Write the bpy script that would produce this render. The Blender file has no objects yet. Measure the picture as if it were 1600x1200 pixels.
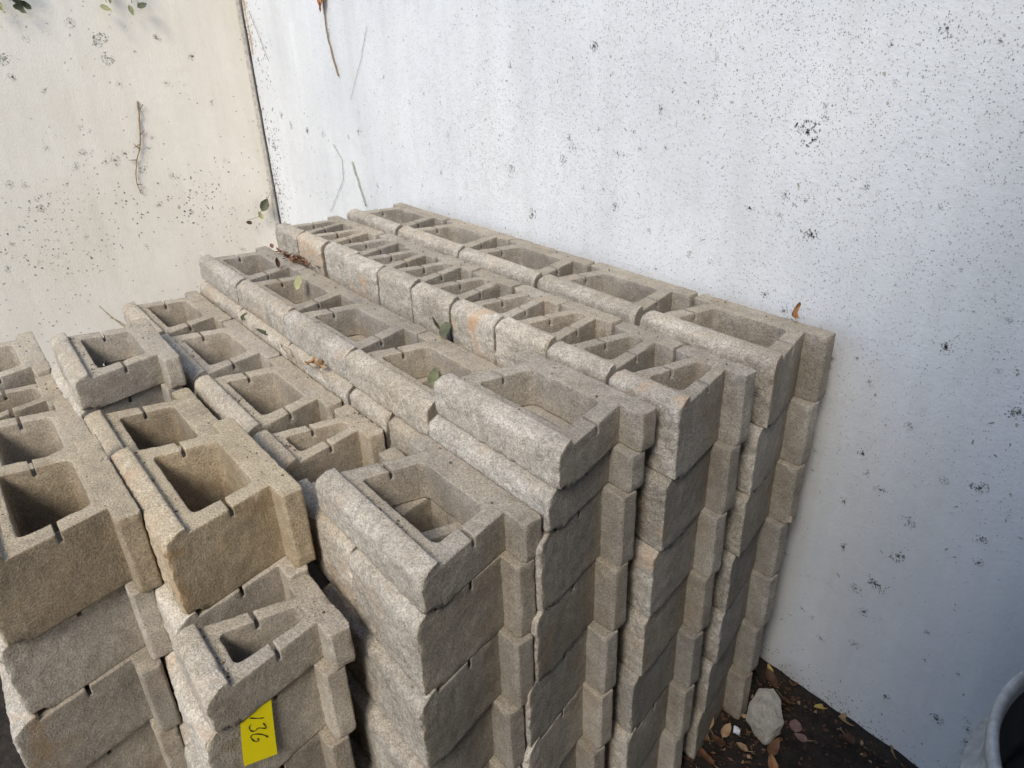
import bpy, bmesh, math, random
from mathutils import Vector, Matrix, noise
from math import radians as rad, sin, cos, pi, sqrt

S = bpy.context.scene
COL = S.collection
random.seed(7)

# ------------------------------------------------------------------ camera, sky, sun, exposure
cam = bpy.data.cameras.new('camera')
cam_o = bpy.data.objects.new('camera', cam)
COL.objects.link(cam_o)
cam.sensor_width = 36.0
cam.lens = 36.0 * 1130.5 / 1600
cam.clip_start = 0.05
cam.clip_end = 400
RIGHT = Vector((0.62846, 0.777126, -0.033365))
FWD = Vector((-0.703158, 0.549256, -0.451539)).normalized()
RIGHT = (RIGHT - FWD * RIGHT.dot(FWD)).normalized()
UP = RIGHT.cross(FWD)
M4 = Matrix((RIGHT, UP, -FWD)).transposed().to_4x4()
M4.translation = Vector((0.869217, -1.809898, 0.795836))
cam_o.matrix_world = M4
S.camera = cam_o

SUN_EL, SUN_AZ = 45.0, 32.0          # azimuth measured from -Y towards +X
w = bpy.data.worlds.new('World')
S.world = w
w.use_nodes = True
nt = w.node_tree
bg = nt.nodes['Background']
sky = nt.nodes.new('ShaderNodeTexSky')
sky.sky_type = 'NISHITA'
sky.sun_disc = False
sky.sun_elevation = rad(SUN_EL)
sky.sun_rotation = rad(180 - SUN_AZ)
sky.air_density = 1.0
sky.ozone_density = 2.0
sky.dust_density = 1.0
nt.links.new(sky.outputs['Color'], bg.inputs['Color'])
bg.inputs['Strength'].default_value = 0.15

sun = bpy.data.lights.new('sun', 'SUN')
sun.energy = 2.2
sun.angle = rad(22)
sun.color = (1.0, 0.91, 0.77)
sun_o = bpy.data.objects.new('sun', sun)
COL.objects.link(sun_o)
d = Vector((-sin(rad(SUN_AZ)) * cos(rad(SUN_EL)), cos(rad(SUN_AZ)) * cos(rad(SUN_EL)), -sin(rad(SUN_EL))))
sun_o.rotation_euler = d.to_track_quat('-Z', 'Y').to_euler()
sun_o.location = (0.5, -3, 4)

S.view_settings.view_transform = 'Standard'
S.view_settings.look = 'None'
S.view_settings.gamma = 1
S.view_settings.use_curve_mapping = False
S.view_settings.exposure = 0.57

ZF = -1.40           # floor level; z = 0 is the top of the stack beside the long wall
YW = 0.0875             # face of the long wall

# ------------------------------------------------------------------ node helpers
def new_mat(name):
    m = bpy.data.materials.new(name)
    m.use_nodes = True
    n = m.node_tree
    b = n.nodes['Principled BSDF']
    b.inputs['Roughness'].default_value = 0.9
    b.inputs['Specular IOR Level'].default_value = 0.25
    return m, n, b

def nd(n, t, **kw):
    x = n.nodes.new(t)
    for k, v in kw.items():
        if k in x.inputs.keys():
            x.inputs[k].default_value = v
        else:
            setattr(x, k, v)
    return x

def tex(n, scale, detail=4, rough=0.6, coord=None, kind='noise'):
    if kind == 'noise':
        x = nd(n, 'ShaderNodeTexNoise', Scale=scale, Detail=detail, Roughness=rough)
    else:
        x = nd(n, 'ShaderNodeTexVoronoi', Scale=scale)
    if coord is not None:
        n.links.new(coord, x.inputs['Vector'])
    return x

def ramp(n, src, p0, p1, c0=(0, 0, 0, 1), c1=(1, 1, 1, 1)):
    r = nd(n, 'ShaderNodeValToRGB')
    r.color_ramp.elements[0].position = p0
    r.color_ramp.elements[1].position = p1
    r.color_ramp.elements[0].color = c0
    r.color_ramp.elements[1].color = c1
    n.links.new(src, r.inputs['Fac'])
    return r

def mix(n, fac, a, b, mode='MIX'):
    m = nd(n, 'ShaderNodeMix', data_type='RGBA', blend_type=mode)
    for key, v in ((0, fac), (6, a), (7, b)):
        if isinstance(v, (int, float)):
            m.inputs[key].default_value = v
        elif isinstance(v, tuple):
            m.inputs[key].default_value = v
        else:
            n.links.new(v, m.inputs[key])
    return m.outputs[2]

def math_n(n, op, a, b=0.0):
    m = nd(n, 'ShaderNodeMath', operation=op)
    for i, v in enumerate((a, b)):
        if isinstance(v, (int, float)):
            m.inputs[i].default_value = v
        else:
            n.links.new(v, m.inputs[i])
    return m.outputs[0]

def shifted_coord(n):
    """object coordinates shifted per object so that copies never repeat one another"""
    tc = nd(n, 'ShaderNodeTexCoord')
    oi = nd(n, 'ShaderNodeObjectInfo')
    a = nd(n, 'ShaderNodeAttribute', attribute_type='OBJECT', attribute_name='seed')
    v = nd(n, 'ShaderNodeVectorMath', operation='MULTIPLY_ADD')
    v.inputs[1].default_value = (1, 1, 1)
    n.links.new(tc.outputs['Object'], v.inputs[0])
    c = nd(n, 'ShaderNodeCombineXYZ')
    for i in range(3):
        n.links.new(math_n(n, 'MULTIPLY', a.outputs['Fac'], (37.1, 17.3, 53.9)[i]), c.inputs[i])
    n.links.new(c.outputs[0], v.inputs[2])
    return v.outputs[0], a.outputs['Fac']

def concrete(name, base, light, face=False):
    m, n, b = new_mat(name)
    co, seed = shifted_coord(n)
    dust = nd(n, 'ShaderNodeAttribute', attribute_type='OBJECT', attribute_name='dust').outputs['Fac']
    big = tex(n, 6, 5, 0.65, co)
    mid = tex(n, 38, 4, 0.7, co)
    grain = tex(n, 230, 3, 0.7, co)
    col = mix(n, ramp(n, big.outputs['Fac'], 0.36, 0.66).outputs['Color'], base, light)
    col = mix(n, math_n(n, 'MULTIPLY', math_n(n, 'POWER', dust, 2.0), 0.65), col, mix(n, 1.0, col, (1.06, 0.95, 0.77, 1), 'MULTIPLY'))
    # each block its own shade
    hv = nd(n, 'ShaderNodeHueSaturation')
    n.links.new(col, hv.inputs['Color'])
    n.links.new(math_n(n, 'ADD', math_n(n, 'MULTIPLY', math_n(n, 'FRACT', math_n(n, 'MULTIPLY', seed, 7.77)), 0.34), 0.80), hv.inputs['Value'])
    n.links.new(math_n(n, 'ADD', math_n(n, 'MULTIPLY', math_n(n, 'FRACT', math_n(n, 'MULTIPLY', seed, 3.31)), 0.5), 0.8), hv.inputs['Saturation'])
    col = hv.outputs['Color']
    col = mix(n, 0.6, col, ramp(n, mid.outputs['Fac'], 0.3, 0.7, (0.68, 0.67, 0.65, 1), (1.22, 1.21, 1.18, 1)).outputs['Color'], 'MULTIPLY')
    col = mix(n, 0.9, col, ramp(n, grain.outputs['Fac'], 0.34, 0.68, (0.60, 0.585, 0.56, 1), (1.36, 1.35, 1.32, 1)).outputs['Color'], 'MULTIPLY')
    if face:
        peb = tex(n, 120, coord=co, kind='v')
        pb = nd(n, 'ShaderNodeSeparateColor')
        n.links.new(peb.outputs['Color'], pb.inputs[0])
        col = mix(n, 0.75, col, ramp(n, pb.outputs[0], 0.1, 0.9, (0.80, 0.79, 0.78, 1), (1.18, 1.17, 1.15, 1)).outputs['Color'], 'MULTIPLY')
    # pits: dark pinholes of the open concrete
    vor = tex(n, 260, coord=co, kind='v')
    pit = ramp(n, vor.outputs['Distance'], 0.08, 0.26, (0.45, 0.43, 0.4, 1), (1, 1, 1, 1))
    pm = ramp(n, tex(n, 60, 2, 0.5, co).outputs['Fac'], 0.5, 0.62)
    col = mix(n, pm.outputs['Color'], col, mix(n, 1.0, col, pit.outputs['Color'], 'MULTIPLY'))
    # rusty brown blotches
    st = tex(n, 9, 4, 0.6, co)
    st.inputs['Distortion'].default_value = 0.6
    stain = nd(n, 'ShaderNodeAttribute', attribute_type='OBJECT', attribute_name='stain').outputs['Fac']
    sm = math_n(n, 'MULTIPLY', ramp(n, st.outputs['Fac'], 0.54, 0.70).outputs['Color'], stain)
    col = mix(n, sm, col, (0.34, 0.22, 0.11, 1) if not face else (0.56, 0.36, 0.22, 1))
    # settled yellowish dust and moss on what faces up
    geo = nd(n, 'ShaderNodeNewGeometry')
    sx = nd(n, 'ShaderNodeSeparateXYZ')
    n.links.new(geo.outputs['True Normal'], sx.inputs[0])
    up = ramp(n, sx.outputs['Z'], 0.35, 0.9)
    dn = ramp(n, tex(n, 17, 5, 0.65, co).outputs['Fac'], 0.30, 0.66)
    dm = math_n(n, 'MULTIPLY', math_n(n, 'MULTIPLY', up.outputs['Color'], dn.outputs['Color']), dust)
    dcol = mix(n, ramp(n, grain.outputs['Fac'], 0.36, 0.66).outputs['Color'], (0.30, 0.235, 0.14, 1), (0.63, 0.55, 0.41, 1))
    col = mix(n, dm, col, dcol)
    n.links.new(col, b.inputs['Base Color'])
    b.inputs['Roughness'].default_value = 0.94
    # relief
    h = math_n(n, 'ADD', math_n(n, 'MULTIPLY', grain.outputs['Fac'], 0.9), math_n(n, 'MULTIPLY', mid.outputs['Fac'], 0.9))
    h = math_n(n, 'ADD', h, math_n(n, 'MULTIPLY', ramp(n, vor.outputs['Distance'], 0.02, 0.3).outputs['Color'], 0.25))
    bp = nd(n, 'ShaderNodeBump', Strength=0.85, Distance=0.006 if face else 0.0032)
    n.links.new(h, bp.inputs['Height'])
    n.links.new(bp.outputs['Normal'], b.inputs['Normal'])
    return m

M_BODY = concrete('block_concrete', (0.310, 0.284, 0.250, 1), (0.440, 0.412, 0.371, 1))
M_FACE = concrete('split_face_concrete', (0.42, 0.393, 0.355, 1), (0.62, 0.593, 0.552, 1), face=True)

# ------------------------------------------------------------------ block meshes
def lines(marks, step, edge=0.0032):
    """grid lines: every mark, one close beside each mark, and even steps in between"""
    out = []
    for a, b in zip(marks, marks[1:]):
        L = b - a
        if L < 3 * edge:
            seg = [a]
        else:
            k = max(1, round((L - 2 * edge) / step))
            seg = [a, a + edge] + [a + edge + (L - 2 * edge) * i / k for i in range(1, k)] + [b - edge]
        out += seg
    return out + [marks[-1]]

def voxel(us, vs, zs, solid, place):
    """quads round the solid cells of a curvilinear grid"""
    bm = bmesh.new()
    vd = {}
    nu, nv, nz = len(us) - 1, len(vs) - 1, len(zs) - 1
    def V(i, j, k):
        q = (i, j, k)
        if q not in vd:
            vd[q] = bm.verts.new(place(us[i], vs[j], zs[k]))
        return vd[q]
    c = lambda a: [(p + q) / 2 for p, q in zip(a, a[1:])]
    cu, cv, cz = c(us), c(vs), c(zs)
    occ = [[[solid(cu[i], cv[j], cz[k]) for k in range(nz)] for j in range(nv)] for i in range(nu)]
    def O(i, j, k):
        return 0 <= i < nu and 0 <= j < nv and 0 <= k < nz and occ[i][j][k]
    for i in range(nu):
        for j in range(nv):
            for k in range(nz):
                if not occ[i][j][k]:
                    continue
                if not O(i - 1, j, k): bm.faces.new((V(i, j, k), V(i, j, k + 1), V(i, j + 1, k + 1), V(i, j + 1, k)))
                if not O(i + 1, j, k): bm.faces.new((V(i + 1, j, k), V(i + 1, j + 1, k), V(i + 1, j + 1, k + 1), V(i + 1, j, k + 1)))
                if not O(i, j - 1, k): bm.faces.new((V(i, j, k), V(i + 1, j, k), V(i + 1, j, k + 1), V(i, j, k + 1)))
                if not O(i, j + 1, k): bm.faces.new((V(i, j + 1, k), V(i, j + 1, k + 1), V(i + 1, j + 1, k + 1), V(i + 1, j + 1, k)))
                if not O(i, j, k - 1): bm.faces.new((V(i, j, k), V(i, j + 1, k), V(i + 1, j + 1, k), V(i + 1, j, k)))
                if not O(i, j, k + 1): bm.faces.new((V(i, j, k + 1), V(i + 1, j, k + 1), V(i + 1, j + 1, k + 1), V(i, j + 1, k + 1)))
    bmesh.ops.recalc_face_normals(bm, faces=bm.faces)
    return bm

def weather(bm, seed, amp, chip, smooth=0.5, big=0.0012, joint=None):
    """soften the arrises, roughen the skin, knock chips off convex edges"""
    off = Vector((seed * 13.7, seed * 5.1, seed * 9.3))
    sharp = set()
    for e in bm.edges:
        if len(e.link_faces) == 2 and e.calc_face_angle_signed(0) > 0.6:
            sharp.update(v.index for v in e.verts)
    bm.verts.index_update()
    sharp = set()
    for e in bm.edges:
        if len(e.link_faces) == 2 and e.calc_face_angle_signed(0) > 0.6:
            sharp.add(e.verts[0]); sharp.add(e.verts[1])
    free = [v for v in bm.verts if joint is None or abs(v.co.y + joint) > 0.0006]
    bmesh.ops.smooth_vert(bm, verts=free, factor=smooth, use_axis_x=True, use_axis_y=True, use_axis_z=True)
    bm.normal_update()
    mv = {}
    for v in bm.verts:
        p = v.co + off
        n = noise.noise(p * 120) * amp + noise.noise(p * 30) * big
        if v in sharp:
            n -= max(0.0, noise.noise(p * 45 + off) - 0.12) * chip + abs(noise.noise(p * 210)) * chip * 0.25
        mv[v] = n
    for v, n in mv.items():
        if joint is not None: n *= min(1.0, abs(v.co.y + joint) / 0.008)
        v.co += v.normal * n

def open_joint(bm, H):
    """body and split face meet here inside the block: no skin across the joint"""
    kill = [f for f in bm.faces if all(abs(v.co.y + V_FRONT) < 0.0006 and v.co.z < H + 0.0005 for v in f.verts)]
    bmesh.ops.delete(bm, geom=kill, context='FACES')

def to_mesh(bm, name, mat):
    me = bpy.data.meshes.new(name)
    bm.to_mesh(me)
    bm.free()
    me.materials.append(mat)
    for p in me.polygons:
        p.use_smooth = True
    return me

W_FULL, W_MEDIUM, W_NARROW = 0.452, 0.278, 0.2215
V_NECK, V_FRONT, V_OUT = 0.052, 0.247, 0.301
LIP = 0.016

def half_outer(v, W):
    t = (v - V_NECK) / (V_OUT - V_NECK)
    back = W / 2 - 0.070 if W > 0.4 else W / 2 - 0.060
    return back + (W / 2 - 0.001 - back) * max(0, min(1, t))

def half_core(v, W):
    if W > 0.4:
        c0, c1 = 0.074, 0.218
        t0, t1 = 0.044, 0.052
    else:
        c0, c1 = 0.058, 0.222
        t0, t1 = 0.031, 0.039
    t = max(0.0, min(1.0, (v - c0) / (c1 - c0)))
    h = half_outer(max(c0, min(c1, v)), W) - (t0 + (t1 - t0) * t)
    # round the corners of the core
    r = 0.016 if W > 0.4 else 0.018
    for dist in (v - c0, c1 - v):
        if 0 <= dist < r:
            h -= (r - sqrt(max(0, r * r - (r - dist) ** 2))) * (0.9 if W > 0.4 else 0.85)
    return max(h, 0.004)

def body_mesh(W, H, seed, step=0.014):
    c0, c1 = (0.074, 0.218) if W > 0.4 else (0.058, 0.222)
    nc = 0.150 if W > 0.4 else 0.146
    n0, n1 = nc - 0.0042, nc + 0.0042
    nd_ = 0.024
    vs = lines([0.001, c0, n0, n1, c1, V_FRONT], step)
    # extra lines near the rounded ends of the core
    vs = sorted(set(vs + [c0 + 0.009, c0 + 0.0165, c1 - 0.009, c1 - 0.0165]))
    zs = lines([0, H - nd_, H], step)
    ue = [-1.0, -0.5, 0.5, 1.0]
    ks = max(3, round((0.05 if W > 0.4 else 0.035) / 0.009))
    kc = max(6, round((0.30 if W > 0.4 else 0.08) / step))
    ew, ec = 0.5 * 0.003 / (0.05 if W > 0.4 else 0.035), 0.5 * 0.003 / (0.15 if W > 0.4 else 0.045)
    half = [0.5 * i / kc * 2 for i in range(kc // 2)] + [0.5 - ec, 0.5, 0.5 + ew] + [0.5 + 0.5 * i / ks for i in range(1, ks)] + [1 - ew, 1.0]
    us = [-x for x in reversed(half[1:])] + half
    def place(s, v, z):
        ho, hc = half_outer(v, W), half_core(v, W)
        if abs(s) <= 0.5:
            u = s / 0.5 * hc
        else:
            u = math.copysign(hc + (abs(s) - 0.5) / 0.5 * (ho - hc), s)
        return Vector((u, -v, z))
    def solid(s, v, z):
        if abs(s) < 0.5 and c0 < v < c1:
            return False
        if abs(s) > 0.5 and n0 < v < n1 and z > H - nd_:
            return False
        return True
    bm = voxel(us, vs, zs, solid, place)
    weather(bm, seed, 0.0010, 0.005, 0.20, joint=V_FRONT)
    open_joint(bm, H)
    return to_mesh(bm, 'body', M_BODY)

def tail_mesh(W, H, seed, side, step=0.014):
    """the flange wing that sticks out past the neck at the back of the block"""
    t0 = W / 2 - 0.076 if W > 0.4 else W / 2 - 0.066
    t1 = W / 2 - 0.004
    us = lines([t0, t1 - 0.012, t1], step, 0.003)
    vs = lines([0.0, 0.014, 0.038, 0.052], 0.012, 0.003)
    zs = lines([0, H], step)
    def place(u, v, z):
        # chamfer the two outer corners, slope the front of the wing
        f = (u - t0) / (t1 - t0)
        if u > t1 - 0.0125:
            g = (u - (t1 - 0.012)) / 0.012
            if v > 0.026: v -= (v - 0.026) / 0.026 * 0.006 * g
            else: v += (0.026 - v) / 0.026 * 0.005 * g
        if z < 0.016: u -= (0.016 - z) * 0.22 * max(0, f)
        if z > H - 0.006: u -= (z - H + 0.006) * 0.15 * max(0, f)
        return Vector((side * u, -v, z))
    bm = voxel(us, vs, zs, lambda *a: True, place)
    weather(bm, seed, 0.0010, 0.005, 0.06)
    return to_mesh(bm, 'tail_flange', M_BODY)

def face_mesh(W, H, seed, rough=1.0, step=0.0085):
    hw = W / 2 - 0.001
    us = lines([-hw, hw], step, 0.003)
    zs = lines([0.0165, H - 0.02, H, H + LIP], step * 0.9, 0.003)
    vs = lines([V_FRONT, V_FRONT + 0.012, V_OUT], 0.011, 0.003)
    off = Vector((seed * 7.7, seed * 3.3, seed * 1.9))
    def profile(z):
        v = V_OUT
        if z > H - 0.024:                                  # rounded top of the lip
            q = min(1.0, (z - (H - 0.024)) / (LIP + 0.024))
            v = V_FRONT + 0.013 + (V_OUT - V_FRONT - 0.013) * max(0, 1 - q ** 3.0) ** 0.5
        if z < 0.034:                                      # broken lower arris over the lip below
            q = (0.034 - z) / 0.018
            v -= 0.0025 * q ** 1.5
        return v
    def place(u, v, z):
        f = (v - V_FRONT) / (V_OUT - V_FRONT)
        pv = profile(z)
        p = Vector((u, z, 0)) + off
        ew = 0.010 + 0.006 * noise.noise(p * 20 + Vector((5, 5, 5)))
        e = max(0.0, (abs(u) - (hw - ew)) / ew)
        pv -= (0.0045 + 0.005 * noise.noise(p * 31)) * e ** 1.6
        r = (noise.noise(p * 17) * 0.0016 + noise.noise(p * 46) * 0.0030 + noise.noise(p * 105) * 0.0026) * rough
        if z > H - 0.012: r *= 0.6
        pv += r
        v2 = V_FRONT + (pv - V_FRONT) * f
        z2 = z
        if z > H - 0.001 and f < 0.3:                      # inner side of the lip slopes down to the deck
            z2 = z - (z - H + 0.002) * (1 - f / 0.3) * 0.85
        if z < 0.0175 and f < 0.40: z2 = 0.0005
        u2 = u * half_outer(v2, W) / hw
        return Vector((u2, -v2, z2))
    bm = voxel(us, vs, zs, lambda *a: True, place)
    weather(bm, seed + 3, 0.0011 * rough, 0.008, 0.25, joint=V_FRONT)
    open_joint(bm, H)
    me = to_mesh(bm, 'split_face', M_FACE)
    me.materials.append(M_BODY)
    for p in me.polygons:
        if abs(p.normal.x) > 0.86: p.material_index = 1
    return me

PROTO = {}
for key, W, H, nvar in (('full', W_FULL, 0.2000, 4), ('narrow', W_NARROW, 0.2000, 4), ('medium', W_MEDIUM, 0.2000, 2), ('medium_wide', 0.320, 0.2000, 1), ('thin', W_FULL, 0.099, 3), ('thin_narrow', W_NARROW, 0.099, 1)):
    PROTO[key] = []
    for i in range(nvar):
        s = 11 * len(PROTO) + i * 2.37
        PROTO[key].append((body_mesh(W, H, s), tail_mesh(W, H, s + 1, -1), tail_mesh(W, H, s + 2, 1), face_mesh(W, H, s + 4, 1.05 if key in ('narrow', 'medium', 'medium_wide') else 1.0)))
KIND_NAME = {'full': 'wide_block', 'medium': 'medium_block', 'medium_wide': 'medium_block', 'narrow': 'narrow_block', 'thin': 'wide_half_height_block', 'thin_narrow': 'narrow_half_height_block'}
KIND_H = {'full': 0.2, 'medium': 0.2, 'medium_wide': 0.2, 'narrow': 0.2, 'thin': 0.1, 'thin_narrow': 0.1}
GROUP = {1: 'blocks of the row nearest the long wall', 2: 'blocks of the narrow block row', 3: 'blocks of the third row from the long wall',
         4: 'blocks of the fourth row from the long wall', 5: 'blocks of the tagged row', 6: 'blocks of the row at the left edge'}
rb = random.Random(5)
PLACED = []
def block(kind, x, yb, ztop, label, row, dust=0.4, stain=0.3, rz=None, tilt=0.0, var=None):
    """x = centre along the row, yb = back of the block, ztop = top of its deck"""
    e = bpy.data.objects.new(KIND_NAME[kind], None)
    COL.objects.link(e)
    e.empty_display_size = 0.1
    H = KIND_H[kind]
    e.location = (x + rb.uniform(-.002, .002), yb + rb.uniform(-.003, .003), ztop - H + 0.0004)
    e.rotation_euler = (tilt, rb.uniform(-.003, .003), rad(rb.uniform(-.7, .7)) if rz is None else rad(rz))
    e['label'] = label
    e['category'] = 'concrete block'
    e['group'] = GROUP[row]
    PLACED.append((x, yb, ztop, {'full': W_FULL, 'thin': W_FULL, 'medium': W_MEDIUM, 'medium_wide': 0.32}.get(kind, W_NARROW), dust))
    sd = rb.uniform(0, 10)
    v = rb.randrange(len(PROTO[kind])) if var is None else var % len(PROTO[kind])
    for nm, me in zip(('body', 'tail_flange', 'tail_flange', 'split_face'), PROTO[kind][v]):
        o = bpy.data.objects.new(nm, me)
        COL.objects.link(o)
        o.parent = e
        o['seed'] = sd
        o['dust'] = float(dust)
        o['stain'] = float(stain) * (1.0 if nm == 'split_face' else 0.45)
    return e

ORD = ['first', 'second', 'third', 'fourth', 'fifth', 'sixth', 'seventh', 'eighth', 'ninth', 'tenth']
HF = 0.2
SB = 0.022            # every course sits this far behind the lip of the one below
J = lambda a: rb.uniform(-a, a)

# row 1, beside the long wall
P = 0.457
for k in range(5):
    nm = ['Grey wide block with curled orange leaf on its tail, nearest end of the wall-side row',
          'Grey wide block on the wall-side row, second from the near end',
          'Grey wide block in the middle of the wall-side top row',
          'Weathered wide block on the wall-side row, second from the far end',
          'Farthest wide block of the wall-side row, closest to the wall corner'][k]
    block('full', -P * (k + .5) - (0.004 if k else 0), 0.0, 0.0, nm, 1, dust=.42, stain=.25)
    if k:
        block('full', -P * (k + .5), -SB, -HF, 'Grey wide block hidden under the top of the wall-side row', 1)
for i in range(1, 7):
    nm = 'Near-end wide block of the wall-side stack, %s course below its top block' % ORD[i - 1] if i < 6 else 'Bottom wide block of the wall-side stack, on the leafy soil'
    block('full', -P * .5 + J(.006), -SB * i + J(.004), -HF * i, nm, 1, dust=.25, stain=.3)

# row 2, narrow blocks
P2 = 0.2238
for k in range(10):
    nm = 'Narrow grey block, %s from the near end of the narrow-block top row' % ORD[k]
    if k == 0: nm = 'Narrow grey block at the near end of the narrow-block top row, rough orange-flecked face'
    if k == 9: nm = 'Farthest narrow block of the narrow-block row, against the wall corner'
    if k == 3: nm = 'Narrow block with a bright orange patch on its face, green leaves before it'
    block('narrow', 0.0047 - P2 * (k + .5), -0.372 + (.012 if k in (7,) else 0), 0.014 + (.004 if k in (2, 5) else 0), nm, 2, dust=.4, stain=(.95 if k == 3 else .75 if k in (0, 6, 8) else .15))
    if k:
        block('narrow', 0.0047 - P2 * (k + .5), -0.372 - SB, 0.014 - HF, 'Narrow grey block hidden under the narrow-block top row', 2)
for i in range(1, 7):
    nm = 'Near-end narrow block of the narrow-block stack, %s course below its top block' % ORD[i - 1] if i < 6 else 'Lowest narrow block of the narrow-block stack, standing on the soil'
    block('narrow', 0.0047 - P2 * .5 + J(.006), -0.372 - SB * i + J(.005), 0.014 - HF * i, nm, 2, dust=.25, stain=.5)

# row 3, half-height blocks over full ones, two of them stacked at the near end
block('thin', -0.254, -0.700, 0.020, 'Pale half-height wide block, upper of two stacked at the near end of the third row', 3, dust=.25, stain=.15, rz=0.3)
block('thin', -0.258, -0.724, -0.0805, 'Half-height wide block beneath another, dusty lip edge, near end of the third row', 3, dust=.35, stain=.35, rz=0.2)
for k, xc in enumerate((-.742, -1.193, -1.638, -2.086)):
    nm = ['Half-height wide block with a leaf in its core, just behind the raised pair',
          'Half-height wide block of the third row, second behind the raised pair',
          'Half-height wide block with a yellow leaf caught at its core rim',
          'Farthest half-height wide block of the third row'][k]
    block('thin', xc, -0.700, -0.078, nm, 3, dust=.4, stain=.3)
for kd, xc, nm in (('narrow', -.592, 'Narrow block end poking out below the half-height blocks beside a dark gap'),
                   ('narrow', -.816, 'Narrow block whose dusty rounded lip shows below the third row'),
                   ('full', -1.155, 'Wide block whose lip shows below the third row under a dried tendril'),
                   ('full', -1.609, 'Wide block whose lip shows below the third row, with a green leaf on it'),
                   ('full', -2.063, 'Wide block at the far end whose lip shows below the third row')):
    block(kd, xc, -0.724, -0.1785, nm, 3, dust=.6)
for i in range(6):
    nm = 'Full-height wide block under the half-height pair, %s from the top of that stack' % ORD[i]
    block('full', -0.254 + J(.006), -0.744 - SB * i + J(.005), -0.181 - HF * i, nm, 3, dust=.3, stain=.45 if i else .6)

# row 4
for k, xc in enumerate((-2.080, -1.624, -1.166)):
    nm = ['Farthest wide block of the fourth row, deep open core', 'Wide block in the middle of the fourth row with a dead leaf at its tail',
          'Wide block of the fourth row just before the narrow ones'][k]
    block('full', xc, -1.032, -0.203, nm, 4, dust=.6, stain=.3)
    block('full', xc, -1.032 - SB, -0.203 - HF, 'Grey wide block hidden under the far part of the fourth row', 4)
block('narrow', -.806, -1.030, -0.201, 'Narrow brown block with open core beside the wide block of the fourth row', 4, dust=.7, stain=.6)
block('medium_wide', -.484, -1.042, -0.217, 'Medium block half under the foreground half-height block, its tail and web showing behind', 4, dust=.5, stain=.4)
block('medium', -.180, -1.046, -0.2175, 'Medium block under the near half of the foreground half-height block', 4, dust=.4, stain=.3)
block('thin', -.266, -1.030, -0.1165, 'Pale half-height wide block on top in the foreground, mossy groove behind its lip', 4, dust=.45, stain=.2, rz=0.0)
for i in range(5):
    nm = 'Wide block %s below the two medium ones, foreground end of the fourth row' % ['just', 'second', 'third', 'fourth', 'fifth'][i]
    block('full', -0.262 + J(.007), -1.068 - SB * i + J(.005), -0.418 - HF * i, nm, 4, dust=.3, stain=.35)

# row 5
block('thin', -1.590, -1.345, -0.100, 'Tan half-height wide block raised at the far end of the tagged row', 5, dust=.7, stain=.3, rz=-1.5)
block('full', -1.600, -1.367, -0.2005, 'Low block under the raised half-height one, dark rounded lip in the gap', 5, dust=.5, stain=.4)
block('full', -1.138, -1.358, -0.202, 'Sunken mossy wide block between two raised ones in the tagged row', 5, dust=1.0, stain=.6, rz=0)
block('full', -1.138, -1.358 - SB, -0.202 - HF, 'Wide block hidden under the sunken mossy one', 5)
block('full', -.686, -1.364, -0.115, 'Large yellowish wide block with rust-stained side, raised at the foreground of its row', 5, dust=1.0, stain=.8, rz=0.5)
block('narrow', -.785, -1.386, -0.3155, 'Narrow block hidden beneath the yellowish wide block', 5)
block('narrow', -.557, -1.388, -0.3155, 'Narrow block partly covered by the yellowish wide block, dark slot beside it', 5, dust=.3, stain=.3)
block('thin_narrow', -.328, -1.402, -0.308, 'Small half-height narrow block lying on the yellow tag', 5, dust=.5, stain=.4, rz=0.0)
for i in range(5):
    nm = ['Narrow block that the yellow tag hangs against', 'Narrow block second below the small half-height one in the tagged stack',
          'Narrow block low in the tagged stack, third below the half-height one', 'Narrow block near the foot of the tagged stack',
          'Lowest narrow block of the tagged stack'][i]
    block('narrow', -.333 + (J(.006) if i else 0), -1.422 - SB * i + (J(.005) if i else 0), -0.4085 - HF * i, nm, 5, dust=.3, stain=.45, rz=0.0 if i == 0 else None)
    block('narrow', -.560, -1.410 - SB * i, -0.5165 - HF * i, 'Narrow block hidden behind the tagged stack' if i else 'Narrow block showing in the dark gap behind the tagged stack', 5)

# row 6, at the left edge
block('full', -.820, -1.664, -0.104, 'Tan wide block with the largest open core, at the left edge', 6, dust=.95, stain=.4, rz=0)
block('full', -1.325, -1.652, -0.203, 'Wide block at the left edge, behind the one with the largest core', 6, dust=.8, stain=.3)
block('medium', -1.698, -1.662, -0.222, 'Medium block at the left edge between two wide ones', 6, dust=.7, stain=.3)
block('full', -2.068, -1.660, -0.208, 'Farthest wide block of the left-edge row, near the back wall', 6, dust=.6, stain=.3)
for i in range(1, 7):
    nm = 'Wide block %s below the largest-core block at the left edge' % ['just', 'second', 'third', 'fourth', 'fifth', 'sixth'][i - 1]
    block('full' if i < 6 else 'thin', -.820 + (-.012, .006, -.004, .004, 0, 0)[i - 1], -1.664 - SB * i + (.006, -.006, .003, -.003, 0, 0)[i - 1], -0.104 - HF * i, nm, 6, dust=.3, stain=.6)
for i in range(1, 6):
    for xc, kd in ((-1.325, 'full'), (-1.698, 'medium'), (-2.068, 'full')):
        block(kd, xc, -1.660 - SB * i, -0.218 - HF * i + (.02 if i == 5 else 0), 'Grey block hidden inside the left-edge row', 6)

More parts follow.
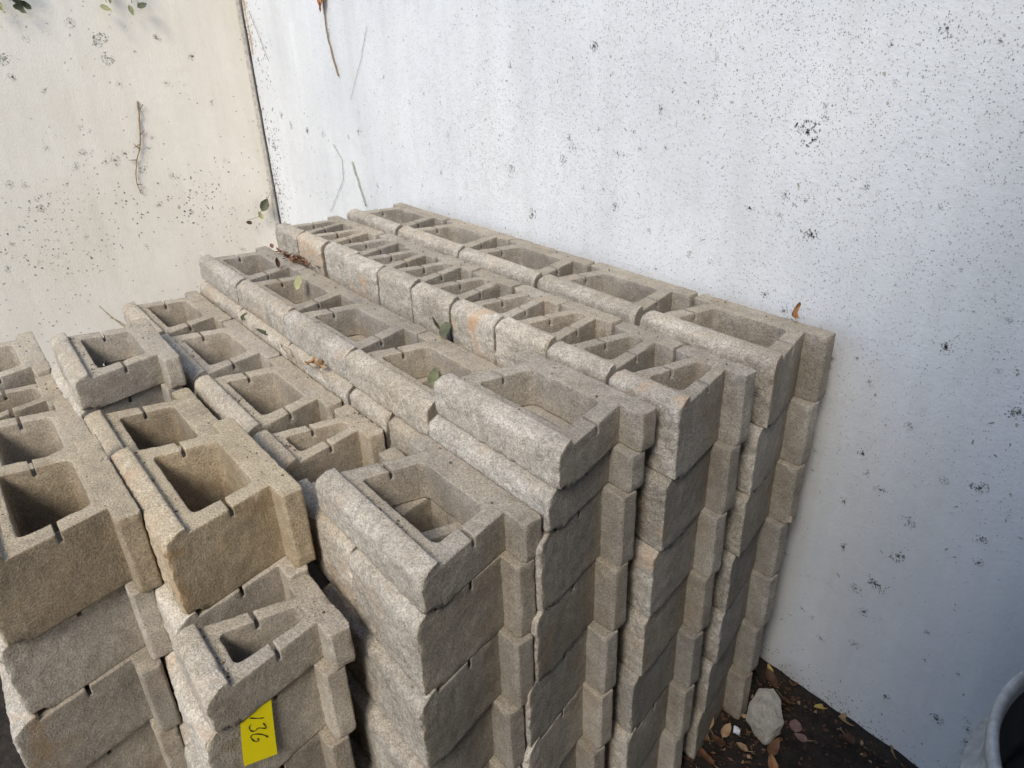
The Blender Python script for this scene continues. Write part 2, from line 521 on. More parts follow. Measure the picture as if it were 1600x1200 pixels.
# ------------------------------------------------------------------ ground
def simple_mesh(name, verts, faces, mat, parent=None, smooth=False):
    me = bpy.data.meshes.new(name)
    me.from_pydata([tuple(v) for v in verts], [], faces)
    me.materials.append(mat)
    if smooth:
        for p in me.polygons: p.use_smooth = True
    o = bpy.data.objects.new(name, me)
    COL.objects.link(o)
    o.parent = parent
    return o

m_soil, n, b = new_mat('dark_soil')
tc = nd(n, 'ShaderNodeTexCoord')
t1 = tex(n, 14, 6, 0.7, tc.outputs['Object'])
t2 = tex(n, 140, 3, 0.7, tc.outputs['Object'])
c = mix(n, ramp(n, t1.outputs['Fac'], .35, .7).outputs['Color'], (0.018, 0.0145, 0.0125, 1), (0.050, 0.041, 0.034, 1))
c = mix(n, ramp(n, t2.outputs['Fac'], .62, .74).outputs['Color'], c, (0.11, 0.092, 0.075, 1))
n.links.new(c, b.inputs['Base Color'])
bp = nd(n, 'ShaderNodeBump', Strength=0.9, Distance=0.01)
n.links.new(math_n(n, 'ADD', t1.outputs['Fac'], math_n(n, 'MULTIPLY', t2.outputs['Fac'], .5)), bp.inputs['Height'])
n.links.new(bp.outputs['Normal'], b.inputs['Normal'])

gx = [-80, -20, -8] + [-5 + .5 * i for i in range(9)] + [-.5 + .04 * i for i in range(50)] + [1.5, 2, 3, 5, 8, 20, 80]
gy = [-80, -20, -8, -5, -4, -3, -2.5, -2, -1.5, -1] + [-.8 + .04 * i for i in range(32)] + [.5, 1, 5, 20, 80]
gv = [(x, y, ZF + (0.012 * noise.noise(Vector((x * 4, y * 4, 0))) + 0.008 * noise.noise(Vector((x * 15, y * 15, 3))) if abs(x) < 6 and abs(y) < 5 else 0)) for y in gy for x in gx]
NX = len(gx)
gf = [(j * NX + i, j * NX + i + 1, (j + 1) * NX + i + 1, (j + 1) * NX + i) for j in range(len(gy) - 1) for i in range(NX - 1)]
g = simple_mesh('ground', gv, gf, m_soil, smooth=True)
g['kind'] = 'structure'

# ------------------------------------------------------------------ walls
def wall_mat(name, base, light):
    m, n, b = new_mat(name)
    tc = nd(n, 'ShaderNodeTexCoord')
    big = tex(n, 1.6, 5, 0.6, tc.outputs['Object'])
    st = tex(n, 85, 3, 0.65, tc.outputs['Object'])
    fine = tex(n, 300, 2, 0.6, tc.outputs['Object'])
    c = mix(n, ramp(n, big.outputs['Fac'], .35, .68).outputs['Color'], base, light)
    c = mix(n, .35, c, ramp(n, tex(n, 22, 5, .7, tc.outputs['Object']).outputs['Fac'], .3, .62, (0.86, 0.85, 0.83, 1), (1, 1, 1, 1)).outputs['Color'], 'MULTIPLY')
    mp = nd(n, 'ShaderNodeMapping')
    mp.inputs['Scale'].default_value = (7, 7, .55)
    n.links.new(tc.outputs['Object'], mp.inputs['Vector'])
    drip = tex(n, 1.0, 5, .65, mp.outputs['Vector'])
    c = mix(n, .55, c, ramp(n, drip.outputs['Fac'], .30, .58, (0.86, 0.85, 0.82, 1), (1, 1, 1, 1)).outputs['Color'], 'MULTIPLY')
    blot = tex(n, 5, 6, .72, tc.outputs['Object'])
    c = mix(n, .5, c, ramp(n, blot.outputs['Fac'], .60, .74, (1, 1, 1, 1), (0.84, 0.82, 0.77, 1)).outputs['Color'], 'MULTIPLY')
    n.links.new(c, b.inputs['Base Color'])
    b.inputs['Roughness'].default_value = 0.6
    bp = nd(n, 'ShaderNodeBump', Strength=0.16, Distance=0.004)
    n.links.new(math_n(n, 'ADD', ramp(n, st.outputs['Fac'], .38, .66).outputs['Color'], math_n(n, 'MULTIPLY', fine.outputs['Fac'], .4)), bp.inputs['Height'])
    n.links.new(bp.outputs['Normal'], b.inputs['Normal'])
    return m
M_WALL = wall_mat('white_stippled_paint', (0.64, 0.665, 0.695, 1), (0.735, 0.755, 0.775, 1))
M_WALL2 = wall_mat('cream_white_stippled_paint', (0.76, 0.705, 0.605, 1), (0.83, 0.78, 0.69, 1))

def plain(name, col, rough=0.9, var=0.25, scale=60):
    m, n, b = new_mat(name)
    tc = nd(n, 'ShaderNodeTexCoord')
    t = tex(n, scale, 4, .65, tc.outputs['Object'])
    lo = tuple(x * (1 - var) for x in col) + (1,)
    hi = tuple(min(1, x * (1 + var)) for x in col) + (1,)
    n.links.new(mix(n, ramp(n, t.outputs['Fac'], .3, .7).outputs['Color'], lo, hi), b.inputs['Base Color'])
    b.inputs['Roughness'].default_value = rough
    return m
M_MILDEW = plain('mildew', (0.205, 0.208, 0.195))
M_MILDEW_PALE = plain('pale_mildew', (0.36, 0.345, 0.30))
M_SPECK = plain('speckle', (0.32, 0.32, 0.30))
M_RUST = plain('rust', (0.46, 0.34, 0.22), var=.35)
M_STRIP = plain('grey_trim', (0.55, 0.51, 0.45), var=.3)
M_DARK = plain('dark_gap', (0.03, 0.028, 0.025))

WTOP = 1.75
def xleft(z): return -4.163
def tag(o, label, cat, group=None):
    o['label'] = label
    o['category'] = cat
    if group: o['group'] = group
    return o

def slab(name, corners, thick, mat, parent=None):
    """box from a quad pushed back along its normal"""
    c = [Vector(p) for p in corners]
    nrm = (c[1] - c[0]).cross(c[3] - c[0]).normalized()
    v = c + [p - nrm * thick for p in c]
    f = [(0, 1, 2, 3), (7, 6, 5, 4), (0, 4, 5, 1), (1, 5, 6, 2), (2, 6, 7, 3), (3, 7, 4, 0)]
    return simple_mesh(name, v, f, mat, parent)

zb = ZF - 0.1
wr = bpy.data.objects.new('long_wall', None); COL.objects.link(wr)
tag(wr, 'Long white speckled wall spotted with dark mildew, behind the blocks', 'wall')
slab('wall_panel', [(xleft(zb) - .02, YW, zb), (5.0, YW, zb), (5.0, YW, WTOP), (xleft(WTOP) - .02, YW, WTOP)], 0.12, M_WALL, wr)
wl = bpy.data.objects.new('end_wall', None); COL.objects.link(wl)
wl.location = (xleft(0), 0, 0)
tag(wl, 'Shorter grey-white wall at the left with a bare brown twig on it', 'wall')
ox = xleft(0)
slab('wall_panel', [(xleft(zb) - ox, -6.0, zb), (xleft(zb) - ox, YW - .004, zb), (xleft(WTOP) - ox, YW - .004, WTOP), (xleft(WTOP) - ox, -6.0, WTOP)], 0.12, M_WALL2, wl)

# corner trim: a grey strip with a dark open seam and rust near the top
def ribbon(name, pts, wid, mat, parent, axis='y', thick=0.006, y0=YW):
    """flat strip along pts on the long wall (axis x) or the end wall (axis y)"""
    v, f = [], []
    for (a, z, ww) in pts:
        if axis == 'x':
            v += [(a - ww / 2, y0, z), (a + ww / 2, y0, z), (a + ww / 2, y0 - thick, z), (a - ww / 2, y0 - thick, z)]
        else:
            xx = xleft(z) - ox + .001
            v += [(xx, a - ww / 2, z), (xx, a + ww / 2, z), (xx + thick, a + ww / 2, z), (xx + thick, a - ww / 2, z)]
    for i in range(len(pts) - 1):
        k = i * 4
        for q in range(4):
            f.append((k + q, k + (q + 1) % 4, k + 4 + (q + 1) % 4, k + 4 + q))
    f += [(3, 2, 1, 0), tuple(len(v) - 4 + q for q in range(4))]
    return simple_mesh(name, v, f, mat, parent)
rt = random.Random(3)
zz = [zb + .1 + i * .06 for i in range(int((WTOP - zb - .1) / .06))]
ribbon('corner_strip', [(YW - .024, z, .024 + .006 * noise.noise(Vector((9, 0, z * 8)))) for z in zz], 0, M_STRIP, wl, 'y', .006)
ribbon('corner_seam', [(xleft(z) + .012 + .006 * noise.noise(Vector((2, 0, z * 9))), z, .010 + .022 * max(0, noise.noise(Vector((0, 0, z * 7))))) for z in zz], 0, M_DARK, wr, 'x', .003)
ribbon('rust_streak', [(xleft(z) + .05 + .02 * noise.noise(Vector((3, 0, z * 6))), z, .018 + .03 * noise.noise(Vector((7, 0, z * 9)))) for z in zz if z > .62], 0, M_RUST, wr, 'x', .0025)

# tall dark board wall added out of view to shade wall and lower stacks
m_wood = plain('dark_shade_boards', (0.060, 0.050, 0.042), var=.35, scale=9)
fe = bpy.data.objects.new('added_shade_wall', None); COL.objects.link(fe)
fe.location = (1.44, -1.6, ZF)
tag(fe, 'Tall dark board wall added out of view on the right to block light', 'wall')
bd = None
for i in range(22):
    y0 = -1.50 + i * .15
    if bd is None:
        bd = slab('board', [(0, 0, -.05), (0, .145, -.05), (0, .145, 3.85), (0, 0, 3.85)], -.022, m_wood, fe)
        bd.location = (0, y0, 0)
    else:
        o = bd.copy(); COL.objects.link(o); o.parent = fe; o.location = (.004 * (i % 2), y0, .02 * noise.noise(Vector((i * .7, 0, 0))))
for z in (.35, 1.9, 3.5):
    slab('rail', [(.03, -1.45, z), (.03, 1.75, z), (.03, 1.75, z + .09), (.03, -1.45, z + .09)], -.04, m_wood, fe)

# mildew: small irregular flecks standing a millimetre proud of the paint
def fleck(v, f, a, z, r, rng, on, el=1.0, lift=0.0015):
    k = rng.randint(5, 7)
    ph = rng.uniform(0, 6.28)
    base = len(v)
    ca, sa = cos(ph), sin(ph)
    for i in range(k):
        t = 2 * pi * i / k
        rr = r * rng.uniform(.55, 1.2)
        p, q = rr * cos(t) * el, rr * sin(t) / el
        p, q = p * ca - q * sa, p * sa + q * ca
        if on == 'long': v.append((a + p, YW - lift, z + q))
        else: v.append((xleft(z + q) - ox + lift, a + p, z + q))
    f.append(tuple(range(base, base + k)) if on != 'long' else tuple(range(base, base + k)))

def rosette(v, f, a, z, R, rng, on, dens=1.0):
    """a round mildew colony: a patchy ring, a loose middle and stray flecks, no two alike"""
    nfl = int(12 + dens * 60 * min(1.6, R / .02) * rng.uniform(.5, 1.2))
    ring, sq, rot = rng.uniform(.1, .6), rng.uniform(.7, 1.0), rng.uniform(0, 3.1)
    gap, core = rng.uniform(0, 6.28), rng.random() < .65
    for i in range(nfl):
        t = rng.uniform(0, 6.28)
        if rng.random() < .6 and abs((t - gap + pi) % (2 * pi) - pi) < .8: continue
        rr = R * (abs(rng.gauss(.85, .12)) if rng.random() < ring else (abs(rng.gauss(0, .38)) if core else abs(rng.gauss(.4, .35))))
        p, q = rr * cos(t), rr * sin(t) * sq
        p, q = p * cos(rot) - q * sin(rot), p * sin(rot) + q * cos(rot)
        fleck(v, f, a + p, z + q, R * rng.uniform(.025, .105), rng, on, rng.uniform(.8, 2.0))

SPOTS_LONG = [(-0.226,0.493,0.0349), (0.076,0.741,0.0229), (-1.044,0.701,0.0225), (-1.497,0.635,0.0169), (-0.170,0.224,0.0270), (-0.265,0.320,0.0189),
(-0.376,0.266,0.0195), (-0.275,0.264,0.0106), (-1.145,0.360,0.0208), (-1.197,0.318,0.0185), (-0.922,0.185,0.0199), (-1.506,0.243,0.0201),
(-1.382,0.080,0.0253), (-1.015,0.436,0.0150), (-0.851,0.441,0.0144), (-0.738,0.522,0.0163), (-0.984,0.235,0.0126), (-1.086,0.227,0.0129),
(-0.204,0.315,0.0124), (-0.184,0.561,0.0122), (-0.290,0.017,0.0175), (-0.219,-0.016,0.0152), (0.238,0.012,0.0239), (0.429,-0.101,0.0279),
(0.069,-0.150,0.0126), (0.095,-0.375,0.0219), (0.165,-0.466,0.0199), (0.116,-0.434,0.0133), (0.072,-0.560,0.0183), (0.197,-0.238,0.0147),
(0.400,-0.334,0.0231), (0.260,-0.528,0.0200), (0.437,-0.483,0.0195), (0.449,-0.552,0.0154), (0.099,-0.719,0.0189), (0.252,-0.655,0.0252),
(0.215,-0.788,0.0332), (0.163,-0.845,0.0194), (0.200,-0.912,0.0196), (0.469,-0.319,0.0104), (0.477,-0.378,0.0105), (0.316,-0.355,0.0149),
(0.090,-1.118,0.0182), (0.195,-1.054,0.0203), (0.384,-0.859,0.0143), (0.397,-0.958,0.0122), (0.232,-1.344,0.0163), (0.470,-1.146,0.0229),
(0.322,-1.181,0.0182), (-0.721,-0.001,0.0121), (-0.759,0.127,0.0120), (-0.536,0.138,0.0137), (-0.581,0.079,0.0139), (-0.462,0.079,0.0113),
(-0.233,0.298,0.0104), (-0.542,0.671,0.0132), (0.192,0.717,0.0112), (-0.043,0.708,0.0117), (-0.181,0.536,0.0101), (-0.920,0.366,0.0172),
(-0.819,0.393,0.0119), (-1.162,0.397,0.0183), (-0.498,0.071,0.0136), (-0.038,0.235,0.0101), (-0.015,0.624,0.0098), (0.149,0.351,0.0096),
(0.224,0.215,0.0097), (-0.044,0.378,0.0120), (-0.530,0.570,0.0110), (-0.711,0.407,0.0116), (-1.956,0.340,0.0159), (-1.793,0.274,0.0123),
(-2.032,0.163,0.0131), (-1.647,0.646,0.0117), (-2.474,0.561,0.0143), (-2.259,0.457,0.0137), (-1.888,0.066,0.0127), (-2.808,0.283,0.0194),
(-2.929,0.239,0.0159), (-3.248,0.229,0.0212), (-3.464,0.229,0.0265), (-3.815,0.296,0.0236), (-4.013,0.082,0.0245), (-3.688,0.248,0.0231),
(-2.665,0.017,0.0152), (-2.211,0.079,0.0137), (0.545,-1.082,0.0125), (0.552,-1.117,0.0151), (0.561,-1.164,0.0178), (0.568,-1.208,0.0180),
(0.574,-1.242,0.0156), (0.488,-0.941,0.0145), (0.353,0.119,0.0116), (0.365,-0.011,0.0099), (0.024,-0.092,0.0105), (-0.048,-0.117,0.0128),
(-0.122,-0.432,0.0115), (-0.044,-0.503,0.0115), (-0.045,-0.432,0.0113), (-0.083,-0.860,0.0150), (0.004,-0.900,0.0100), (0.006,-1.041,0.0129),
(0.048,-1.053,0.0155), ]
SPOTS_END = [(-0.767,0.762,0.0455), (-0.751,0.668,0.0410), (-1.254,0.689,0.0358), (-1.245,0.599,0.0269), (-0.896,0.851,0.0271), (-0.700,0.825,0.0137),
(-0.277,0.649,0.0279), (-0.723,0.525,0.0228), (-0.994,0.307,0.0227), (-1.191,0.217,0.0226), (-1.074,0.101,0.0272), (-0.856,0.082,0.0229),
(-1.016,0.166,0.0272), (-1.309,-0.047,0.0227), (-1.313,-0.106,0.0273), (-1.143,0.012,0.0182), (-1.424,0.051,0.0226), (-0.949,0.285,0.0182),
(-0.458,0.756,0.0277), (-0.462,0.510,0.0231), (-0.219,0.379,0.0234), (-0.710,0.031,0.0276), (-0.654,0.151,0.0230), (-0.552,-0.031,0.0232),
(-1.351,0.032,0.0226), (-1.505,-0.272,0.0182), (-1.307,-0.391,0.0184), (-1.128,-0.309,0.0184), (-0.807,-0.436,0.0187), (-0.209,-0.583,0.0193),
(-0.486,-0.266,0.0188), (-0.214,0.023,0.0189), (-1.414,-0.407,0.0184), (-1.572,-0.411,0.0229), (-1.113,0.524,0.0225), (-1.130,0.783,0.0225),
(-0.599,0.694,0.0183), (-0.856,0.108,0.0320), (-0.909,0.108,0.0274), (-0.794,0.138,0.0229), (-0.617,0.211,0.0184), (-0.670,-0.193,0.0232), ]
def stains(name, on, spots, mat, parent, seed, dens=1.0):
    v, f = [], []
    rng = random.Random(seed)
    for a, z, R in spots:
        rosette(v, f, a, z, R, rng, on, dens)
    o = simple_mesh(name, v, f, mat, parent)
    o['kind'] = 'stuff'
    return o
stains('mildew_spots', 'long', SPOTS_LONG, M_MILDEW, wr, 1, 1.1)
stains('mildew_spots', 'end', SPOTS_END, M_MILDEW_PALE, wl, 2, .8)

def scatter(name, on, count, mat, parent, seed, dens, rmin, rmax, box, el=(.8, 1.6)):
    rng = random.Random(seed)
    v, f = [], []
    done = 0
    while done < count:
        a, z = rng.uniform(box[0], box[1]), rng.uniform(box[2], box[3])
        if rng.random() < dens(a, z):
            fleck(v, f, a, z, rng.uniform(rmin, rmax), rng, on, rng.uniform(*el), 0.001)
        done += 1
    o = simple_mesh(name, v, f, mat, parent)
    o['kind'] = 'stuff'
    return o
def sm(e0, e1, x):
    t = max(0, min(1, (x - e0) / (e1 - e0)))
    return t * t * (3 - 2 * t)
def d_long(a, z):
    nn = .6 + .5 * noise.noise(Vector((a * 1.7, z * 1.7, 1)))
    return (sm(-.75, .35, z - .12 * a) * (.12 + .88 * sm(-3.6, -1.0, a)) + .05) * nn
scatter('speckles', 'long', 150000, M_SPECK, wr, 4, d_long, .0008, .0020, (-4.1, 1.4, -1.3, 1.1))
def d_long2(a, z):
    return (.30 + .7 * sm(-2.2, -3.6, a) * sm(.9, .0, z)) * max(0, .45 + noise.noise(Vector((a * 2.5, z * 2.5, 8))))
scatter('mildew_flecks', 'long', 4200, M_MILDEW_PALE, wr, 5, d_long2, .002, .0056, (-4.1, 1.3, -1.38, 1.1), (.8, 2.0))
M_SPLASH = plain('mud_splash', (0.20, 0.165, 0.125), var=.3)
def d_splash(a, z):
    return sm(ZF + .22, ZF, z) ** 2 * max(0, .7 + noise.noise(Vector((a * 6, z * 6, 3))))
scatter('mud_splashes', 'long', 3000, M_SPLASH, wr, 15, d_splash, .001, .0036, (-.5, 1.5, ZF, ZF + .22), (.8, 1.6))
def d_end(a, z):
    return (.25 + .75 * sm(.5, -.3, z)) * max(0, .4 + 1.1 * noise.noise(Vector((a * 2.2, z * 2.2, 4))))
scatter('mildew_flecks', 'end', 3600, M_MILDEW_PALE, wl, 6, d_end, .0022, .0058, (-2.6, .2, -1.2, 1.1), (.8, 1.9))
def d_corner(a, z):
    return sm(-3.72, -4.15, a) ** 2 * max(0, .5 + 1.2 * noise.noise(Vector((a * 5, z * 4, 21))))
scatter('corner_grime', 'long', 2600, M_MILDEW, wr, 25, d_corner, .0022, .0075, (-4.15, -3.7, -.6, 1.1), (.7, 2.2))
def d_end2(a, z):
    return sm(.28, .0, abs(z + .12 - .1 * a)) * max(0, .3 + noise.noise(Vector((a * 3, z * 3, 14))))
scatter('mildew_clusters', 'end', 1500, M_MILDEW, wl, 9, d_end2, .0025, .007, (-2.2, -.2, -.5, .3), (.8, 1.7))

# ------------------------------------------------------------------ small things
def tube_pts(v, f, pts, r0, r1, k=6):
    """tapered tube along pts, appended to v, f"""
    pts = [Vector(p) for p in pts]
    base = len(v)
    for i, p in enumerate(pts):
        t = (pts[min(i + 1, len(pts) - 1)] - pts[max(i - 1, 0)]).normalized()
        a = t.orthogonal().normalized()
        b = t.cross(a)
        r = r0 + (r1 - r0) * i / max(1, len(pts) - 1)
        for j in range(k):
            an = 2 * pi * j / k
            v.append(p + (a * cos(an) + b * sin(an)) * r)
    for i in range(len(pts) - 1):
        for j in range(k):
            f.append((base + i * k + j, base + i * k + (j + 1) % k, base + (i + 1) * k + (j + 1) % k, base + (i + 1) * k + j))
    f.append(tuple(base + j for j in reversed(range(k))))
    f.append(tuple(base + (len(pts) - 1) * k + j for j in range(k)))

def wob(pts, n, amp, seed):
    """resample a polyline with a little wander"""
    pts = [Vector(p) for p in pts]
    out = []
    for i in range(len(pts) - 1):
        for j in range(n):
            p = pts[i].lerp(pts[i + 1], j / n)
            o = Vector((noise.noise(p * 23 + Vector((seed, 0, 0))), 0, noise.noise(p * 23 + Vector((0, seed, 9)))))
            out.append(p + o * amp)
    return out + [pts[-1]]

def leaf_mat(name, c1, c2, vein):
    m, n, b = new_mat(name)
    tc = nd(n, 'ShaderNodeTexCoord')
    t = tex(n, 45, 5, .7, tc.outputs['Object'])
    n.links.new(mix(n, ramp(n, t.outputs['Fac'], .35, .65).outputs['Color'], c1 + (1,), c2 + (1,)), b.inputs['Base Color'])
    b.inputs['Roughness'].default_value = .65
    return m
L_BROWN = leaf_mat('dead_brown_leaf', (0.10, 0.045, 0.024), (0.19, 0.10, 0.052), 0)
L_DARK = leaf_mat('dark_dead_leaf', (0.06, 0.030, 0.020), (0.12, 0.065, 0.04), 0)
L_TAN = leaf_mat('tan_dead_leaf', (0.28, 0.17, 0.09), (0.42, 0.29, 0.17), 0)
L_PURPLE = leaf_mat('purplish_dead_leaf', (0.17, 0.095, 0.085), (0.25, 0.16, 0.14), 0)
L_YELLOW = leaf_mat('yellow_leaf', (0.48, 0.33, 0.07), (0.62, 0.48, 0.16), 0)
L_PALE = leaf_mat('pale_green_leaf', (0.27, 0.27, 0.13), (0.40, 0.39, 0.22), 0)
L_GREEN = leaf_mat('green_leaf', (0.060, 0.068, 0.038), (0.120, 0.126, 0.078), 0)
L_DULL = leaf_mat('dull_green_leaf', (0.12, 0.14, 0.08), (0.22, 0.24, 0.15), 0)
L_ORANGE = leaf_mat('orange_leaf', (0.28, 0.12, 0.045), (0.42, 0.22, 0.10), 0)
M_TWIG = plain('twig_bark', (0.25, 0.175, 0.11), var=.4)
M_STEM = plain('dry_stem', (0.30, 0.24, 0.15), var=.4)
M_DRYGREEN = plain('green_grey_stem', (0.30, 0.31, 0.26), var=.4)

def leaf_into(v, f, length, width, curl, fold, seed, mat4=None, notch=0.0):
    """blade of 6 x 4 quads, creased along the midrib and curled along its length"""
    rng = random.Random(seed)
    n, mcols = 7, 4
    base = len(v)
    tw = rng.uniform(-.5, .5)
    for i in range(n + 1):
        t = i / n
        wv = width * .5 * (sin(pi * t ** .8) ** .8 + .04) * (1 + rng.uniform(-.12, .12))
        ang = curl * (t - .3)
        yc = length * (t - .5)
        y = (sin(ang) / curl if abs(curl) > .05 else (t - .3)) * length
        z0 = ((1 - cos(ang)) / curl if abs(curl) > .05 else 0) * length
        for j in range(mcols + 1):
            s = j / mcols * 2 - 1
            x = s * wv * cos(fold * .7)
            z = z0 + abs(s) ** 1.3 * wv * sin(fold) + rng.uniform(-.03, .03) * width + s * tw * t * wv
            p = Vector((x, y, z))
            v.append(mat4 @ p if mat4 else p)
    for i in range(n):
        for j in range(mcols):
            a = base + i * (mcols + 1) + j
            f.append((a, a + 1, a + mcols + 2, a + mcols + 1))

def leaf(loc, length, width, rot, mat, label, seed, curl=1.2, fold=.5, group=None, stem=True, cat='leaf'):
    v, f = [], []
    if group: length, width = length * .8, width * .78
    leaf_into(v, f, length, width, curl, fold, seed)
    o = simple_mesh('fallen_leaf' if group else 'leaf', v, f, mat, None, True)
    o.location = loc
    o.rotation_euler = rot
    tag(o, label, cat, group)
    if stem:
        sv, sf = [], []
        q = v[2]
        tube_pts(sv, sf, [Vector(q), Vector(q) + Vector((.004, -length * .25, .004)), Vector(q) + Vector((.012, -length * .45, .001))], .0011, .0007, 5)
        simple_mesh('leaf_stalk', sv, sf, M_STEM, o)
    return o

GF = 'dead leaves on the soil beside the stacks'
ZG = ZF + .012
leaf((-0.059, -0.305, ZG + .03), .11, .06, (.5, .2, .8), L_TAN, 'Curled tan leaf on top of the leaf heap beside the granite stone', 11, 2.0, .8, GF)
leaf((-0.032, -0.356, ZG + .012), .12, .07, (.2, .3, 2.4), L_BROWN, 'Rust-brown curled leaf in the heap left of the stone', 12, 1.8, .7, GF)
leaf((-0.001, -0.331, ZG + .022), .11, .055, (.3, -.4, 4.0), L_BROWN, 'Twisted brown leaf between the heap and white paper scrap', 13, 1.3, .5, GF)
leaf((0.019, -0.398, ZG + .008), .12, .05, (.1, .2, 1.6), L_BROWN, 'Long brown leaf lying by the foot of the narrow stack', 14, .8, .35, GF)
leaf((0.004, -0.290, ZG + .03), .07, .04, (.4, .3, .3), L_TAN, 'Small pale leaf at the edge of the heap', 15, 1.2, .5, GF)
leaf((0.155, 0.066, ZG + .010), .075, .034, (.2, .1, 2.7), L_YELLOW, 'Yellow pointed leaf lying on bare soil near the wall', 16, .5, .4, GF)
leaf((0.139, -0.081, ZG + .010), .060, .052, (.1, .15, .6), L_PURPLE, 'Flat purplish square-looking leaf right of the stone', 17, .3, .15, GF)
leaf((0.177, -0.094, ZG + .008), .058, .036, (.1, -.2, 1.9), L_PURPLE, 'Small oval purplish leaf next to the flat one', 18, .3, .2, GF)
leaf((0.249, 0.083, ZG + .010), .085, .06, (.15, .1, 2.2), L_TAN, 'Rounded tan leaf by the wall foot, beyond the yellow leaf', 19, .6, .4, GF)
leaf((0.269, 0.019, ZG + .008), .07, .05, (.1, .1, 4.2), L_DARK, 'Dark crumpled leaf in front of the rounded tan one', 20, .8, .5, GF)
leaf((0.407, 0.076, ZG + .010), .08, .06, (.15, .1, .9), L_TAN, 'Tan leaf against the wall foot at the bottom of the picture', 21, .5, .4, GF)
leaf((-0.017, 0.019, ZG + .012), .10, .05, (.2, .3, 1.2), L_DARK, 'Dark brown leaf tucked behind the granite stone', 22, .9, .6, GF)
leaf((0.029, 0.086, ZG + .010), .08, .045, (.2, .2, 3.6), L_BROWN, 'Brown leaf at the wall foot behind the stone', 23, .8, .5, GF)
leaf((0.070, -0.022, ZG + .020), .10, .05, (.6, .2, 2.9), L_BROWN, 'Brown leaf leaning on the right side of the stone', 24, 1.0, .6, GF)
leaf((0.136, -0.212, ZG + .012), .085, .045, (.3, .2, .2), L_BROWN, 'Brown leaf in front of the stone, on bare soil', 25, .7, .3, GF)
leaf((0.182, -0.274, ZG + .012), .09, .05, (.3, .5, 1.1), L_ORANGE, 'Orange leaf lowest in the picture, below the stone', 26, .8, .3, GF)
leaf((0.075, -0.279, ZG + .012), .06, .035, (.3, .1, 2.1), L_TAN, 'Little tan leaf between white scrap and stone', 27, .9, .5, GF)
leaf((-0.047, 0.056, ZG + .014), .06, .03, (.3, .1, 1.1), L_YELLOW, 'Tiny yellow leaf deep in the gap behind the stacks', 28, .9, .5, GF)

# crumbs of leaf and grit nobody could count
rl = random.Random(77)
v, f = [], []
for i in range(3400):
    x, y = rl.uniform(-.25, .75), rl.uniform(-.75, YW - .01)
    if rl.random() > .35 + .65 * sm(.2, -.05, x) + .5 * sm(-.04, .08, y): continue
    Lh = rl.uniform(.004, .026)
    M = Matrix.Translation((x, y, ZG + rl.uniform(-.002, .010))) @ Matrix.Rotation(rl.uniform(0, 6.28), 4, 'Z') @ Matrix.Rotation(rl.uniform(-.6, .6), 4, 'X')
    b0 = len(v)
    kk = rl.randint(3, 6)
    for q in range(kk):
        a_ = 6.283 * q / kk + rl.uniform(-.3, .3)
        r_ = rl.uniform(.25, .6)
        v.append(M @ (Vector((r_ * cos(a_), r_ * .6 * sin(a_), rl.uniform(-.15, .2))) * Lh))
    f.append(tuple(range(b0, b0 + kk)))
me = bpy.data.meshes.new('leaf_litter')
me.from_pydata([tuple(p) for p in v], [], f)
for m_ in (L_BROWN, L_DARK, L_TAN, L_DARK): me.materials.append(m_)
for i, p in enumerate(me.polygons): p.material_index = rl.choice((0, 1, 1, 1, 0, 3, 1, 0, 1, 2))
o = bpy.data.objects.new('leaf_litter', me); COL.objects.link(o)
o['kind'] = 'stuff'

# soil banked against the foot of the wall
v, f = [], []
N = 90
for i in range(N + 1):
    x = -.4 + 1.9 * i / N
    h = .016 + .012 * noise.noise(Vector((x * 14, 0, 2)))
    wd = .030 + .016 * noise.noise(Vector((x * 11, 5, 2)))
    for (a, b_) in ((YW - .001, ZG + h), (YW - .010, ZG + h * .9), (YW - wd, ZG + h * .3), (YW - wd * 1.7, ZG - .012)):
        v.append((x, a, b_))
for i in range(N):
    for j in range(3):
        k = i * 4 + j
        f.append((k, k + 1, k + 5, k + 4))
o = simple_mesh('soil_bank', v, f, m_soil, None, True)
o['kind'] = 'structure'

# granite stone
def rock(name, pts, mat, seed, rough=.004, sub=3):
    bm = bmesh.new()
    for p in pts: bm.verts.new(p)
    bmesh.ops.convex_hull(bm, input=bm.verts)
    bmesh.ops.triangulate(bm, faces=bm.faces)
    bmesh.ops.bevel(bm, geom=list(bm.edges), offset=.0022, segments=1, affect='EDGES')
    bmesh.ops.triangulate(bm, faces=bm.faces)
    for _ in range(sub):
        bmesh.ops.subdivide_edges(bm, edges=[e for e in bm.edges if e.calc_length() > .012], cuts=1)
        bmesh.ops.triangulate(bm, faces=bm.faces)
    bm.normal_update()
    for vv in bm.verts:
        p = vv.co + Vector((seed, 0, 0))
        vv.co += vv.normal * (noise.noise(p * 28) * rough + noise.noise(p * 90) * rough * .45)
    me = bpy.data.meshes.new(name)
    bm.to_mesh(me); bm.free()
    me.materials.append(mat)
    o = bpy.data.objects.new(name, me); COL.objects.link(o)
    return o
m_gran, n, b = new_mat('granite')
tc = nd(n, 'ShaderNodeTexCoord')
t1 = tex(n, 22, 4, .6, tc.outputs['Object']); t2 = tex(n, 190, 3, .7, tc.outputs['Object'])
c = mix(n, ramp(n, t1.outputs['Fac'], .38, .66).outputs['Color'], (.36, .335, .29, 1), (.50, .46, .39, 1))
c = mix(n, ramp(n, t2.outputs['Fac'], .56, .66).outputs['Color'], c, (.20, .19, .18, 1))
c = mix(n, ramp(n, tex(n, 14, 3, .6, tc.outputs['Object']).outputs['Fac'], .58, .68).outputs['Color'], c, (.36, .24, .14, 1))
n.links.new(c, b.inputs['Base Color'])
